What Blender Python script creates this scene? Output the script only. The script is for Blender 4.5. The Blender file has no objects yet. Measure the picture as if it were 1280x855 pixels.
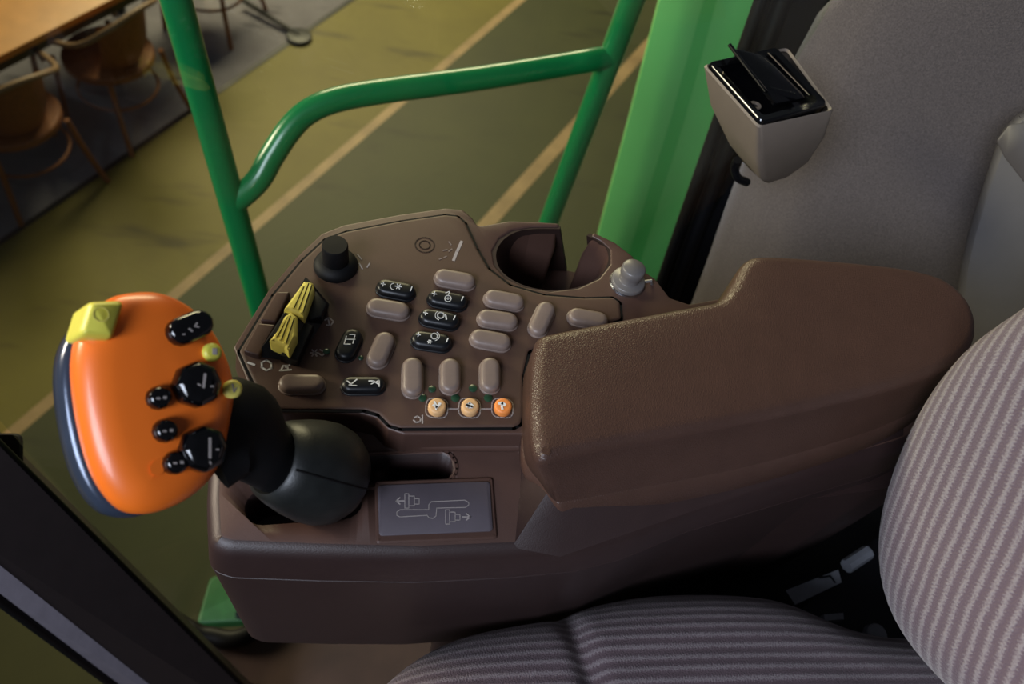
import bpy, bmesh, math, random
from mathutils import Vector, Matrix
from mathutils.geometry import delaunay_2d_cdt
random.seed(4)
scene = bpy.context.scene
COL = scene.collection
PI = math.pi

# ------------------------------------------------------------------ camera
FPX = 960.0
CAM = Vector((0, 0, 3.6))
zc = Vector((185, -624, -960)).normalized()            # world up seen from the lens (right, down, forward)
xc = Vector((1, 0, 0)); xc = (xc - zc * xc.dot(zc)).normalized()
yc = zc.cross(xc)
def c2w(v): return Vector((v.dot(xc), v.dot(yc), v.dot(zc)))
RIGHT, DOWN, FWD = c2w(Vector((1, 0, 0))), c2w(Vector((0, 1, 0))), c2w(Vector((0, 0, 1)))
cd = bpy.data.cameras.new('camera'); cam = bpy.data.objects.new('camera', cd); COL.objects.link(cam)
m = Matrix.Identity(4)
for i in range(3):
    m[i][0] = RIGHT[i]; m[i][1] = -DOWN[i]; m[i][2] = -FWD[i]; m[i][3] = CAM[i]
cam.matrix_world = m
cd.sensor_width = 36; cd.lens = 27; cd.clip_start = .02
cd.dof.use_dof = True; cd.dof.focus_distance = .52; cd.dof.aperture_fstop = 7.5
scene.camera = cam
scene.view_settings.view_transform = 'Standard'; scene.view_settings.look = 'None'
scene.view_settings.gamma = 1; scene.view_settings.exposure = 0
scene.view_settings.use_curve_mapping = False

# ------------------------------------------------------------------ light
world = bpy.data.worlds.new('world'); scene.world = world; world.use_nodes = True
world.node_tree.nodes['Background'].inputs[0].default_value = (.80, .84, 1, 1)
world.node_tree.nodes['Background'].inputs[1].default_value = .05
def area(name, loc, target, size, power, color):
    l = bpy.data.lights.new(name, 'AREA'); l.shape = 'RECTANGLE'; l.size, l.size_y = size
    l.energy = power; l.color = color
    o = bpy.data.objects.new(name, l); COL.objects.link(o); o.location = loc
    o.rotation_euler = (Vector(target) - Vector(loc)).to_track_quat('-Z', 'Y').to_euler()
    return o
area('hall_lamps', (-1.6, 8.5, 5.6), (-.6, 3.2, 0), (4.5, 2.0), 600, (1, .82, .52))
hf_ = area('hall_front_lamps', (-5.0, 1.6, 4.6), (.1, .5, 3.05), (1.6, 1.2), 22, (1, .84, .64))
hf_.data.spread = math.radians(50)
sw_ = area('side_window_light', (-1.3, -1.5, 4.9), (.05, .2, 3.15), (1.4, 1.0), 14, (.76, .84, 1))
sw_.data.spread = math.radians(75)

# ------------------------------------------------------------------ placing
def ray(px, py): return RIGHT * (px - 640) + DOWN * (py - 427.5) + FWD * FPX
def W(px, py, z):
    r = ray(px, py); return CAM + r * ((z - CAM.z) / r.z)
def D(px, py, d): return CAM + ray(px, py) * (d / FPX)
def PL(px, py, p0, n):
    r = ray(px, py); return CAM + r * ((p0 - CAM).dot(n) / r.dot(n))

# ------------------------------------------------------------------ materials
def srgb(c):
    return tuple(((v / 255) / 12.92 if v / 255 <= .04045 else ((v / 255 + .055) / 1.055) ** 2.4) for v in c) + (1,)
MATS = {}
def mat(name, rgb, rough=.5, metal=0, coat=0, var=.12, vscale=60, bump=0, bscale=400, kind='noise', spec=.5, sheen=0):
    m = bpy.data.materials.new(name); m.use_nodes = True
    N, L = m.node_tree.nodes, m.node_tree.links
    b = N['Principled BSDF']; b.inputs['Roughness'].default_value = rough
    b.inputs['Metallic'].default_value = metal; b.inputs['Coat Weight'].default_value = coat
    b.inputs['Specular IOR Level'].default_value = spec; b.inputs['Sheen Weight'].default_value = sheen
    tc = N.new('ShaderNodeTexCoord')
    nz = N.new('ShaderNodeTexNoise'); nz.inputs['Scale'].default_value = vscale; nz.inputs['Detail'].default_value = 5
    L.new(tc.outputs['Object'], nz.inputs['Vector'])
    r = N.new('ShaderNodeValToRGB'); c = srgb(rgb)
    r.color_ramp.elements[0].position = .3; r.color_ramp.elements[1].position = .7
    r.color_ramp.elements[0].color = tuple(v * (1 - var) for v in c[:3]) + (1,)
    r.color_ramp.elements[1].color = tuple(min(1, v * (1 + var)) for v in c[:3]) + (1,)
    L.new(nz.outputs['Fac'], r.inputs[0]); L.new(r.outputs[0], b.inputs['Base Color'])
    if bump:
        if kind == 'noise':
            t = N.new('ShaderNodeTexNoise'); t.inputs['Scale'].default_value = bscale; t.inputs['Detail'].default_value = 3; out = t.outputs['Fac']
        else:
            t = N.new('ShaderNodeTexVoronoi'); t.inputs['Scale'].default_value = bscale; t.feature = 'DISTANCE_TO_EDGE'; out = t.outputs['Distance']
        L.new(tc.outputs['Object'], t.inputs['Vector'])
        bp = N.new('ShaderNodeBump'); bp.inputs['Strength'].default_value = bump; bp.inputs['Distance'].default_value = .001
        L.new(out, bp.inputs['Height']); L.new(bp.outputs[0], b.inputs['Normal'])
    MATS[name] = m; return m

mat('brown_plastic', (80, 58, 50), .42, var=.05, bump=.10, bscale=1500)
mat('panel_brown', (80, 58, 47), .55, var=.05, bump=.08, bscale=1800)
mat('brown_shaded', (50, 35, 33), .45, var=.05, bump=.15, bscale=1200)  # console plastic darkened, the shade of its sides put into the colour
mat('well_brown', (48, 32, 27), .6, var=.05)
mat('leather', (76, 54, 45), .36, var=.06, bump=.42, bscale=700, kind='vor')
mat('button_grey', (122, 106, 98), .42, var=.06, vscale=200)
mat('button_black', (14, 16, 20), .38, var=.1)
mat('rubber', (27, 29, 28), .42, var=.25, vscale=90, bump=.1, bscale=700)
mat('black_gloss', (8, 8, 10), .12, coat=.4)
mat('black_matte', (10, 10, 12), .6, spec=.3)
mat('orange', (255, 122, 36), .34, var=.02, coat=.15)
mat('yellow', (236, 222, 112), .45, var=.06)
mat('yellow_key', (222, 214, 84), .4, var=.05)
mat('shell_dark', (66, 76, 94), .22, metal=.4, coat=.3, var=.1)
mat('white_print', (225, 225, 222), .7, var=.05)
mat('grey_print', (165, 155, 150), .7, var=.05)
mat('faded_print', (125, 110, 100), .8, var=.1)
mat('led_green', (34, 66, 44), .35, coat=.2)
mat('cap_tan', (214, 168, 116), .5, var=.08)
mat('cap_orange', (232, 138, 66), .5, var=.08)
mat('plate_grey', (86, 78, 84), .6, var=.06, bump=.1, bscale=2500)
mat('chrome', (190, 195, 205), .2, metal=1, var=.05)
mat('lighter_grey', (104, 100, 98), .35, var=.05)
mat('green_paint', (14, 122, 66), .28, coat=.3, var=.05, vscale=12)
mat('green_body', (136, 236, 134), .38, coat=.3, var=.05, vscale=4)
mat('green_body_shaded', (104, 222, 114), .38, coat=.3, var=.05, vscale=4)  # the same green, with the shade of the fold put into the colour
mat('beige_plastic', (124, 112, 100), .5, var=.04, bump=.1, bscale=1800)
mat('grey_plastic', (72, 69, 69), .5, var=.05, bump=.1, bscale=1500)
mat('grey_plastic_dark', (66, 62, 62), .45, var=.05)
mat('seal_black', (9, 10, 14), .5, spec=.25, var=.2, vscale=20)
mat('pillar_brown', (34, 27, 27), .55, var=.08)
mat('pillar_strip', (120, 114, 122), .5, var=.08)
mat('cab_floor', (62, 44, 36), .7, var=.2, vscale=20)
mat('table_wood', (196, 138, 66), .4, var=.10, vscale=8)
mat('wicker', (134, 80, 36), .6, var=.35, vscale=90, bump=.5, bscale=120)
mat('wicker_pale', (132, 106, 76), .5, var=.2, vscale=60)
mat('dark_metal', (26, 30, 30), .4)
mat('connector_grey', (112, 114, 120), .5)
mat('bracket_green', (44, 100, 52), .5)
mat('floor_line', (166, 140, 100), .55, var=.22, vscale=6)

def floor_mat(name, a, b, s=1.2, rough=.6):
    m = mat(name, a, rough)
    N, L = m.node_tree.nodes, m.node_tree.links
    bs = N['Principled BSDF']
    tc = N.new('ShaderNodeTexCoord')
    n1 = N.new('ShaderNodeTexNoise'); n1.inputs['Scale'].default_value = s; n1.inputs['Detail'].default_value = 8; n1.inputs['Roughness'].default_value = .65
    n2 = N.new('ShaderNodeTexNoise'); n2.inputs['Scale'].default_value = s * 3.1; n2.inputs['Detail'].default_value = 4
    mp = N.new('ShaderNodeMapping'); mp.inputs['Rotation'].default_value = (0, 0, .6); mp.inputs['Scale'].default_value = (.35, 1.5, 1)
    L.new(tc.outputs['Object'], n1.inputs['Vector']); L.new(tc.outputs['Object'], mp.inputs[0]); L.new(mp.outputs[0], n2.inputs['Vector'])
    r1 = N.new('ShaderNodeValToRGB'); r1.color_ramp.elements[0].position = .3; r1.color_ramp.elements[1].position = .72
    r1.color_ramp.elements[0].color = srgb(b); r1.color_ramp.elements[1].color = srgb(a)
    r2 = N.new('ShaderNodeValToRGB'); r2.color_ramp.elements[0].position = .28; r2.color_ramp.elements[1].position = .4
    r2.color_ramp.elements[0].color = (.35, .33, .35, 1); r2.color_ramp.elements[1].color = (1, 1, 1, 1)
    mx = N.new('ShaderNodeMix'); mx.data_type = 'RGBA'; mx.blend_type = 'MULTIPLY'; mx.inputs[0].default_value = .8
    L.new(n1.outputs['Fac'], r1.inputs[0]); L.new(n2.outputs['Fac'], r2.inputs[0])
    L.new(r1.outputs[0], mx.inputs[6]); L.new(r2.outputs[0], mx.inputs[7]); L.new(mx.outputs[2], bs.inputs['Base Color'])
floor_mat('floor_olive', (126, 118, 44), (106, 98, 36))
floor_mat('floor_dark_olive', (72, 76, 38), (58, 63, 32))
floor_mat('floor_carpet', (136, 134, 142), (110, 108, 116), 2, .9)

def striped(name, n, t, pitch, dark, light, fleck):
    """woven rib cloth: pale zigzag ribs, n across and t along the ribs"""
    m = bpy.data.materials.new(name); m.use_nodes = True
    N, L = m.node_tree.nodes, m.node_tree.links
    b = N['Principled BSDF']; b.inputs['Roughness'].default_value = .95; b.inputs['Sheen Weight'].default_value = .25
    tc = N.new('ShaderNodeTexCoord')
    def dot(v):
        d = N.new('ShaderNodeVectorMath'); d.operation = 'DOT_PRODUCT'; d.inputs[1].default_value = v
        L.new(tc.outputs['Object'], d.inputs[0]); return d.outputs['Value']
    def mth(op, a, bb=None, c=None):
        q = N.new('ShaderNodeMath'); q.operation = op
        for k, v in enumerate((a, bb, c)):
            if v is None: continue
            if hasattr(v, 'links'): L.new(v, q.inputs[k])
            else: q.inputs[k].default_value = v
        return q.outputs[0]
    zig = mth('MULTIPLY', mth('PINGPONG', dot(t), .0011), .9)
    a = mth('ADD', dot(n), zig)
    f = mth('SINE', mth('MULTIPLY', a, 2 * PI / pitch))
    g = mth('SINE', mth('MULTIPLY', a, 4 * PI / pitch))
    nz = N.new('ShaderNodeTexNoise'); nz.inputs['Scale'].default_value = 900; nz.inputs['Detail'].default_value = 2
    L.new(tc.outputs['Object'], nz.inputs['Vector'])
    v = mth('ADD', mth('MULTIPLY', f, .5), mth('MULTIPLY', mth('SUBTRACT', nz.outputs['Fac'], .5), 1.6))
    r = N.new('ShaderNodeValToRGB')
    e = r.color_ramp.elements
    e[0].position = .30; e[0].color = srgb(dark); e[1].position = .76; e[1].color = srgb(light)
    k = e.new(.5); k.color = srgb(fleck)
    L.new(mth('ADD', mth('MULTIPLY', v, .5), .5), r.inputs[0]); L.new(r.outputs[0], b.inputs['Base Color'])
    bp = N.new('ShaderNodeBump'); bp.inputs['Strength'].default_value = .6; bp.inputs['Distance'].default_value = .0008
    L.new(v, bp.inputs['Height']); L.new(bp.outputs[0], b.inputs['Normal'])
    MATS[name] = m

def fabric_wall():
    m = mat('carpet_wall', (88, 80, 77), .95, var=.32, vscale=700, bump=.6, bscale=900, sheen=.3)
fabric_wall()
def glass():
    m = bpy.data.materials.new('window_glass'); m.use_nodes = True
    N, L = m.node_tree.nodes, m.node_tree.links
    out = N['Material Output']; N.remove(N['Principled BSDF'])
    tr = N.new('ShaderNodeBsdfTransparent'); tr.inputs[0].default_value = (.93, .97, .93, 1)
    gl = N.new('ShaderNodeBsdfGlossy'); gl.inputs['Roughness'].default_value = .03
    mx = N.new('ShaderNodeMixShader')
    lw = N.new('ShaderNodeLayerWeight'); lw.inputs[0].default_value = .15
    q = N.new('ShaderNodeMath'); q.operation = 'MULTIPLY_ADD'; q.inputs[1].default_value = .25; q.inputs[2].default_value = .025
    L.new(lw.outputs['Facing'], q.inputs[0]); L.new(q.outputs[0], mx.inputs[0]); L.new(tr.outputs[0], mx.inputs[1]); L.new(gl.outputs[0], mx.inputs[2])
    L.new(mx.outputs[0], out.inputs[0]); MATS['window_glass'] = m
glass()

# ------------------------------------------------------------------ mesh building
class MB:
    def __init__(s): s.v = []; s.f = []; s.m = []; s.names = []
    def mi(s, name):
        if name not in s.names: s.names.append(name)
        return s.names.index(name)
    def add(s, verts, faces, name):
        o = len(s.v); s.v += [Vector(p) for p in verts]; k = s.mi(name)
        for f in faces: s.f.append([i + o for i in f]); s.m.append(k)
    def build(s, name, parent=None, smooth=40, **tags):
        c = sum(s.v, Vector()) / len(s.v)
        if parent is None:
            c.z = min(p.z for p in s.v)
        me = bpy.data.meshes.new(name)
        me.from_pydata([p - c for p in s.v], [], s.f)
        for n in s.names: me.materials.append(MATS[n])
        me.polygons.foreach_set('material_index', s.m)
        bm = bmesh.new(); bm.from_mesh(me)
        bmesh.ops.remove_doubles(bm, verts=bm.verts, dist=1e-6)
        bmesh.ops.recalc_face_normals(bm, faces=bm.faces)
        for e in bm.edges:
            e.smooth = not (len(e.link_faces) == 2 and e.calc_face_angle(0) > math.radians(smooth))
        for f in bm.faces: f.smooth = True
        bm.to_mesh(me); bm.free()
        o = bpy.data.objects.new(name, me); COL.objects.link(o)
        if parent is not None:
            o.parent = parent; o.location = c - wloc(parent)
        else: o.location = c
        for k, v in tags.items(): o[k] = v
        return o
def wloc(o):
    l = Vector(o.location)
    while o.parent: o = o.parent; l = l + Vector(o.location)
    return l
def thing(name, loc, label, category, group=None):
    o = bpy.data.objects.new(name, None); COL.objects.link(o); o.location = loc; o.empty_display_size = .02
    o['label'] = label; o['category'] = category
    if group: o['group'] = group
    return o

def area2(P):
    return sum(P[i].x * P[(i + 1) % len(P)].y - P[(i + 1) % len(P)].x * P[i].y for i in range(len(P))) / 2
def inset(P, d):
    """P: 2D ccw polygon; d>0 moves inwards"""
    n = len(P); out = []
    for i in range(n):
        a, b, c = P[i - 1], P[i], P[(i + 1) % n]
        e1 = (b - a).normalized(); e2 = (c - b).normalized()
        n1 = Vector((-e1.y, e1.x)); n2 = Vector((-e2.y, e2.x))
        k = n1 + n2
        if k.length < 1e-6: k = n1
        k.normalize(); q = max(.5, k.dot(n1))
        out.append(b + k * (d / q))
    return out
def smooth_closed(P, k=4, corner=None):
    """Catmull-Rom through closed list"""
    n = len(P); out = []
    for i in range(n):
        p0, p1, p2, p3 = P[i - 1], P[i], P[(i + 1) % n], P[(i + 2) % n]
        for j in range(k):
            t = j / k
            out.append(.5 * ((2 * p1) + (p2 - p0) * t + (2 * p0 - 5 * p1 + 4 * p2 - p3) * t * t + (3 * p1 - p0 - 3 * p2 + p3) * t ** 3))
    return out
def fillet(P, r, k=5):
    """round the corners of a polygon, r = number or list"""
    n = len(P); out = []
    for i in range(n):
        a, b, c = P[i - 1], P[i], P[(i + 1) % n]
        rr = r[i] if isinstance(r, (list, tuple)) else r
        u = (a - b); v = (c - b)
        ang = u.angle(v)
        if rr <= 0 or ang > PI - .03: out.append(b); continue
        d = min(rr / math.tan(ang / 2), u.length * .48, v.length * .48)
        p, q = b + u.normalized() * d, b + v.normalized() * d
        for j in range(k + 1):
            t = j / k; out.append(p * (1 - t) ** 2 + b * 2 * t * (1 - t) + q * t * t)
    return out
def resample(P, step):
    """even spacing along a closed line"""
    L_ = [0]
    for i in range(len(P)): L_.append(L_[-1] + (P[(i + 1) % len(P)] - P[i]).length)
    n = max(12, int(L_[-1] / step)); out = []; k = 0
    for j in range(n):
        t = L_[-1] * j / n
        while L_[k + 1] < t: k += 1
        f = (t - L_[k]) / max(1e-9, L_[k + 1] - L_[k]); out.append(P[k].lerp(P[(k + 1) % len(P)], f))
    return out
def inset_soft(P, d, step=.0012):
    """inset in small steps, relaxing the line so that tight corners do not fold over"""
    n = max(1, int(math.ceil(d / step))); Q = list(P)
    for _ in range(n):
        Q = inset(Q, d / n)
        Q = [Q[i] * .6 + (Q[i - 1] + Q[(i + 1) % len(Q)]) * .2 for i in range(len(Q))]
    return Q
def rings(mb, P2, prof, name, frame=None, cap=(True, True), topname=None, soft=False):
    """P2 polygon in the plane of frame (o,u,v,n); prof: (inset, height) bottom to top"""
    o, u, v, nn = frame or (Vector((0, 0, 0)), Vector((1, 0, 0)), Vector((0, 1, 0)), Vector((0, 0, 1)))
    P = [Vector((p[0], p[1])) for p in P2]
    if soft: P = resample(P, soft)
    if area2(P) < 0: P.reverse()
    n = len(P); V = []; F = []; ALLQ = []
    for (d, h) in prof:
        Q = (inset_soft if soft and d > 0 else inset)(P, d) if abs(d) > 1e-9 else P
        V += [o + u * p.x + v * p.y + nn * h for p in Q]; ALLQ.append(Q)
    for k in range(len(prof) - 1):
        for i in range(n):
            j = (i + 1) % n
            F.append([k * n + i, k * n + j, (k + 1) * n + j, (k + 1) * n + i])
    mb.add(V, F, name)
    for on, k, nm in ((cap[0], 0, name), (cap[1], len(prof) - 1, topname or name)):
        if not on: continue
        d, h = prof[k]
        Q = ALLQ[k]
        pts = list(Q)
        if soft:
            xs = [p.x for p in Q]; ys = [p.y for p in Q]; g_ = soft * 2
            y = min(ys) + g_
            while y < max(ys) - g_ / 2:
                x = min(xs) + g_
                while x < max(xs) - g_ / 2:
                    p = Vector((x, y))
                    if inside(p, Q) and min((p - q).length_squared for q in Q) > (g_ * .5) ** 2: pts.append(p)
                    x += g_
                y += g_
        vv, ee, ff = delaunay_2d_cdt(pts, [], [list(range(n))], 1, 1e-7)[:3]
        mb.add([o + u * p.x + v * p.y + nn * h for p in vv], [list(f) for f in ff], nm)
def inside(p, Q):
    c = False; n = len(Q)
    for i in range(n):
        a, b = Q[i - 1], Q[i]
        if (a.y > p.y) != (b.y > p.y) and p.x < (b.x - a.x) * (p.y - a.y) / (b.y - a.y) + a.x: c = not c
    return c
def rprof(z0, z1, r, k=4, d0=0):
    """vertical wall from z0 to z1 with a rounded upper edge"""
    out = [(d0, z0)]
    for i in range(k + 1):
        a = PI / 2 * i / k; out.append((r * (1 - math.cos(a)), z1 - r + r * math.sin(a)))
    return out
def pxy(pts, z): return [W(x, y, z).xy for x, y in pts]
def capsule2(a, b, r, k=7):
    d = (b - a).normalized() if (b - a).length > 1e-6 else Vector((1, 0)); n = Vector((-d.y, d.x)); out = []
    a0 = math.atan2(n.y, n.x)
    for i in range(k + 1): t = a0 + PI * i / k; out.append(a + Vector((math.cos(t), math.sin(t))) * r)
    for i in range(k + 1): t = a0 + PI + PI * i / k; out.append(b + Vector((math.cos(t), math.sin(t))) * r)
    return out
def circle2(c, r, k=28): return [Vector((c.x + r * math.cos(2 * PI * i / k), c.y + r * math.sin(2 * PI * i / k))) for i in range(k)]
def basis(n, hint=None):
    n = n.normalized(); h = hint or (Vector((0, 0, 1)) if abs(n.z) < .9 else Vector((1, 0, 0)))
    u = h.cross(n).normalized(); v = n.cross(u); return u, v, n
def tube(mb, pts, r, name, k=12, cap=True):
    pts = [Vector(p) for p in pts]; n = len(pts); V = []; F = []
    rr = r if isinstance(r, (list, tuple)) else [r] * n
    t0 = (pts[1] - pts[0]).normalized(); u, v, _ = basis(t0)
    for i in range(n):
        t = ((pts[min(i + 1, n - 1)] - pts[max(i - 1, 0)])).normalized()
        u = (u - t * u.dot(t)).normalized(); v = t.cross(u)
        for j in range(k):
            a = 2 * PI * j / k; V.append(pts[i] + (u * math.cos(a) + v * math.sin(a)) * rr[i])
    for i in range(n - 1):
        for j in range(k):
            jj = (j + 1) % k; F.append([i * k + j, i * k + jj, (i + 1) * k + jj, (i + 1) * k + j])
    if cap: F.append(list(range(k))[::-1]); F.append([(n - 1) * k + j for j in range(k)])
    mb.add(V, F, name)
def path(pts, k=6):
    pts = [Vector(p) for p in pts]; out = []
    P = [pts[0] * 2 - pts[1]] + pts + [pts[-1] * 2 - pts[-2]]
    for i in range(1, len(P) - 2):
        p0, p1, p2, p3 = P[i - 1:i + 3]
        for j in range(k):
            t = j / k
            out.append(.5 * ((2 * p1) + (p2 - p0) * t + (2 * p0 - 5 * p1 + 4 * p2 - p3) * t * t + (3 * p1 - p0 - 3 * p2 + p3) * t ** 3))
    out.append(pts[-1]); return out
def lathe(mb, base, axis, prof, name, k=32, cap=True):
    """prof: (radius, height along axis)"""
    u, v, n = basis(axis); V = []; F = []
    for (r, h) in prof:
        for j in range(k):
            a = 2 * PI * j / k; V.append(base + n * h + (u * math.cos(a) + v * math.sin(a)) * max(r, 1e-5))
    for i in range(len(prof) - 1):
        for j in range(k):
            jj = (j + 1) % k; F.append([i * k + j, i * k + jj, (i + 1) * k + jj, (i + 1) * k + j])
    if cap: F.append(list(range(k))[::-1]); F.append([(len(prof) - 1) * k + j for j in range(k)])
    mb.add(V, F, name)
def ribbon(mb, pts, w, name, up=Vector((0, 0, 1)), closed=False, th=.0002):
    """a thin printed line laid on a surface"""
    pts = [Vector(p) for p in pts]
    if closed: pts = pts + [pts[0]]
    for a, b in zip(pts[:-1], pts[1:]):
        d = b - a
        if d.length < 1e-7: continue
        s = d.normalized().cross(up).normalized() * w / 2; e = d.normalized() * w * .3
        q = [a - e + s, b + e + s, b + e - s, a - e - s]
        V = q + [p - up * th for p in q]
        mb.add(V, [[3, 2, 1, 0], [0, 1, 5, 4], [1, 2, 6, 5], [2, 3, 7, 6], [3, 0, 4, 7]], name)
def pr(mb, pts, z, w, name='white_print', closed=False):
    ribbon(mb, [W(x, y, z) for x, y in pts], w, name, closed=closed)
def loftpx(mb, R, name, cap=(True, True), sm=0):
    n = len(R[0]); V = [p for r in R for p in r]; F = []
    for k in range(len(R) - 1):
        for i in range(n):
            j = (i + 1) % n; F.append([k * n + i, k * n + j, (k + 1) * n + j, (k + 1) * n + i])
    if cap[0]: F.append(list(range(n))[::-1])
    if cap[1]: F.append([(len(R) - 1) * n + i for i in range(n)])
    mb.add(V, F, name)
def box8(mb, a, name):
    """eight corners: bottom loop of four, top loop of four"""
    mb.add(a, [[3, 2, 1, 0], [4, 5, 6, 7], [0, 1, 5, 4], [1, 2, 6, 5], [2, 3, 7, 6], [3, 0, 4, 7]], name)
def cut(o, cutter):
    bpy.context.view_layer.update()
    md = o.modifiers.new('b', 'BOOLEAN'); md.operation = 'DIFFERENCE'; md.object = cutter; md.solver = 'EXACT'
    dg = bpy.context.evaluated_depsgraph_get(); dg.update()
    me = bpy.data.meshes.new_from_object(o.evaluated_get(dg)); o.modifiers.clear(); o.data = me
    bpy.data.objects.remove(cutter)

# ================================================================== SETTING
UP = Vector((0, 0, 1))
# hall floor with painted lines and the grey carpeted strip
g0, g1 = W(0, 300, 0), W(435, 0, 0)
fu = (g1 - g0).normalized(); fv = Vector((-fu.y, fu.x, 0))
def off(px, py): return (W(px, py, 0) - g0).dot(fv)
s_c = 0
s1a, s1b = off(263, 338), off(263, 322)
s2a, s2b = off(690, 202), off(690, 178)
s3 = s2a - 1.9
mb = MB()
def strip(a, b, name, z=0, L0=-14):
    c = g0 - Vector((0, 0, g0.z))
    mb.add([c + fu * L + fv * s + UP * z for L, s in ((L0, a), (22, a), (22, b), (L0, b))], [[0, 1, 2, 3]], name)
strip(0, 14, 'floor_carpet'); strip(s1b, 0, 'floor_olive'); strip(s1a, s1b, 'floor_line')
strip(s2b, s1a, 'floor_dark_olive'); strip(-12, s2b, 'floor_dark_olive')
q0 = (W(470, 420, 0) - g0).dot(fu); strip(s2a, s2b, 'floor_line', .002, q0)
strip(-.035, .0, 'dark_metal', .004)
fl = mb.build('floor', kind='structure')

# ---- cab shell
PW = W(300, 700, 2.4)
yg = W(560, 268, 3.17).y + .10                     # plane of the side window
# carpeted rear corner: a curved sheet, seen from the front
def sheet(rows, name, cols=None):
    pass
top = [(1038, 0, .735), (1085, -40, .695), (1150, -60, .66), (1290, -60, .62), (1420, -60, .60)]
mid = [(942, 185, .85), (990, 190, .80), (1060, 190, .765), (1290, 200, .72), (1420, 210, .70)]
bot = [(868, 385, .98), (920, 392, .925), (990, 400, .885), (1260, 430, .82), (1420, 450, .80)]
low = [(790, 565, 1.2), (835, 575, 1.12), (890, 590, 1.07), (1200, 640, 1.0), (1420, 660, .97)]
R = [[D(*p) for p in r] for r in (top, mid, bot, low)]
mb = MB()
grid = []
ncol = 24
for r in R:
    c = path(r, 6); grid.append(c)
cols = len(grid[0]); fine = []
for j in range(cols):
    fine.append(path([grid[i][j] for i in range(4)], 6))
nr = len(fine[0])
# front face and a back face 3 cm behind
V = [fine[j][i] for j in range(cols) for i in range(nr)]
back = [p + FWD * .03 for p in V]
F = []
def gid(j, i): return j * nr + i
for j in range(cols - 1):
    for i in range(nr - 1):
        F.append([gid(j, i), gid(j, i + 1), gid(j + 1, i + 1), gid(j + 1, i)])
nv = len(V)
F += [[k + nv for k in f][::-1] for f in F[:]]
for i in range(nr - 1):
    F.append([gid(0, i), gid(0, i + 1), gid(0, i + 1) + nv, gid(0, i) + nv])
    F.append([gid(cols - 1, i + 1), gid(cols - 1, i), gid(cols - 1, i) + nv, gid(cols - 1, i + 1) + nv])
for j in range(cols - 1):
    F.append([gid(j + 1, 0), gid(j, 0), gid(j, 0) + nv, gid(j + 1, 0) + nv])
    F.append([gid(j, nr - 1), gid(j + 1, nr - 1), gid(j + 1, nr - 1) + nv, gid(j, nr - 1) + nv])
mb.add(V + back, F, 'carpet_wall')
mb.build('wall_rear', kind='structure', smooth=60)

# black window seal and pillar beside the carpet
mb = MB()
def prism_px(mb, quads, name):
    """quads: list of (px,py,depth) rings of equal length"""
    loftpx(mb, [[D(*p) for p in q] for q in quads], name)
prism_px(mb, [[(968, -60, .78), (1065, -60, .78), (1065, -60, .84), (968, -60, .84)],
              [(820, 365, 1.05), (885, 365, 1.05), (885, 365, 1.12), (820, 365, 1.12)],
              [(742, 560, 1.26), (815, 560, 1.26), (815, 560, 1.34), (742, 560, 1.34)]], 'seal_black')
for w, x0, x1, d in ((.007, 978, 822, -.012), (.010, 1006, 842, -.006)):
    tube(mb, [D(x0 - 6, -60, .78 + d), D(x1, 365, 1.05 + d), D(x1 - 78, 560, 1.26 + d)], w, 'seal_black', 10)
mb.build('trim_1', kind='structure', label='black rubber window seal and pillar beside the grey carpeted wall')
# front right corner post
mb = MB()
T0, T1, B0, B1 = .62, .62, 1.30, 1.30
prism_px(mb, [[(-90, 469, .60), (-90, 635, .60), (-70, 640, .68), (-60, 480, .70)], [(400, 953, 1.25), (300, 946, 1.25), (310, 940, 1.37), (400, 940, 1.37)]], 'pillar_brown')
prism_px(mb, [[(-90, 630, .605), (-90, 678, .605), (-80, 678, .63), (-80, 630, .63)], [(305, 946, 1.26), (256, 938, 1.26), (258, 934, 1.30), (308, 940, 1.30)]], 'pillar_strip')
tube(mb, [D(-90, 682, .607), D(254, 940, 1.262)], .0055, 'seal_black', 10)
tube(mb, [D(-90, 469, .604), D(400, 955, 1.255)], .0045, 'seal_black', 10)
rings(mb, fillet([Vector((0, 0)), Vector((.03, 0)), Vector((.03, .05)), Vector((0, .05))], .008, 4), [(0, 0), (.001, .004)], 'black_matte', (D(-12, 610, .70), RIGHT, -DOWN, -FWD))
mb.build('trim_2', kind='structure', label='dark brown front corner post of the cab with a grey strip')
# cab floor, the rubber sill at the foot of the side window, and the glass
zF = 2.30
wa, wb = Vector((-.31, .275)), Vector((.37, .665))     # foot of the window, corner post to rear pillar
wd = (wb - wa).normalized(); wn = Vector((-wd.y, wd.x))
mb = MB()
rings(mb, [Vector((-.42, -1.0)), Vector((1.3, -1.0)), Vector((1.3, .80)), wb + wn * .03, wa + wd * .28] + [W(x, y, zF).xy for x, y in ((318, 790), (262, 797), (236, 788), (200, 775))], [(0, zF - .06), (0, zF)], 'cab_floor')
mb.build('floor_cab', kind='structure')
mb = MB()
sp = [W(195, 758, zF + .02), W(216, 774, zF + .02), W(236, 786, zF + .02), W(262, 795, zF + .015), W(318, 788, zF + .015), (wa + wd * .28).to_3d() + UP * (zF + .015), wb.to_3d() + UP * (zF + .015)]
tube(mb, path(sp, 8), .014, 'seal_black', 14)
mb.build('trim_3', kind='structure', label='black rubber sill at the foot of the side window')
mb = MB()
rings(mb, [wa + wn * .003, wb + wn * .003, wb + wn * .009, wa + wn * .009], [(0, zF + .02), (0, 4.3)], 'window_glass')
mb.build('window_1', kind='structure')

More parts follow.
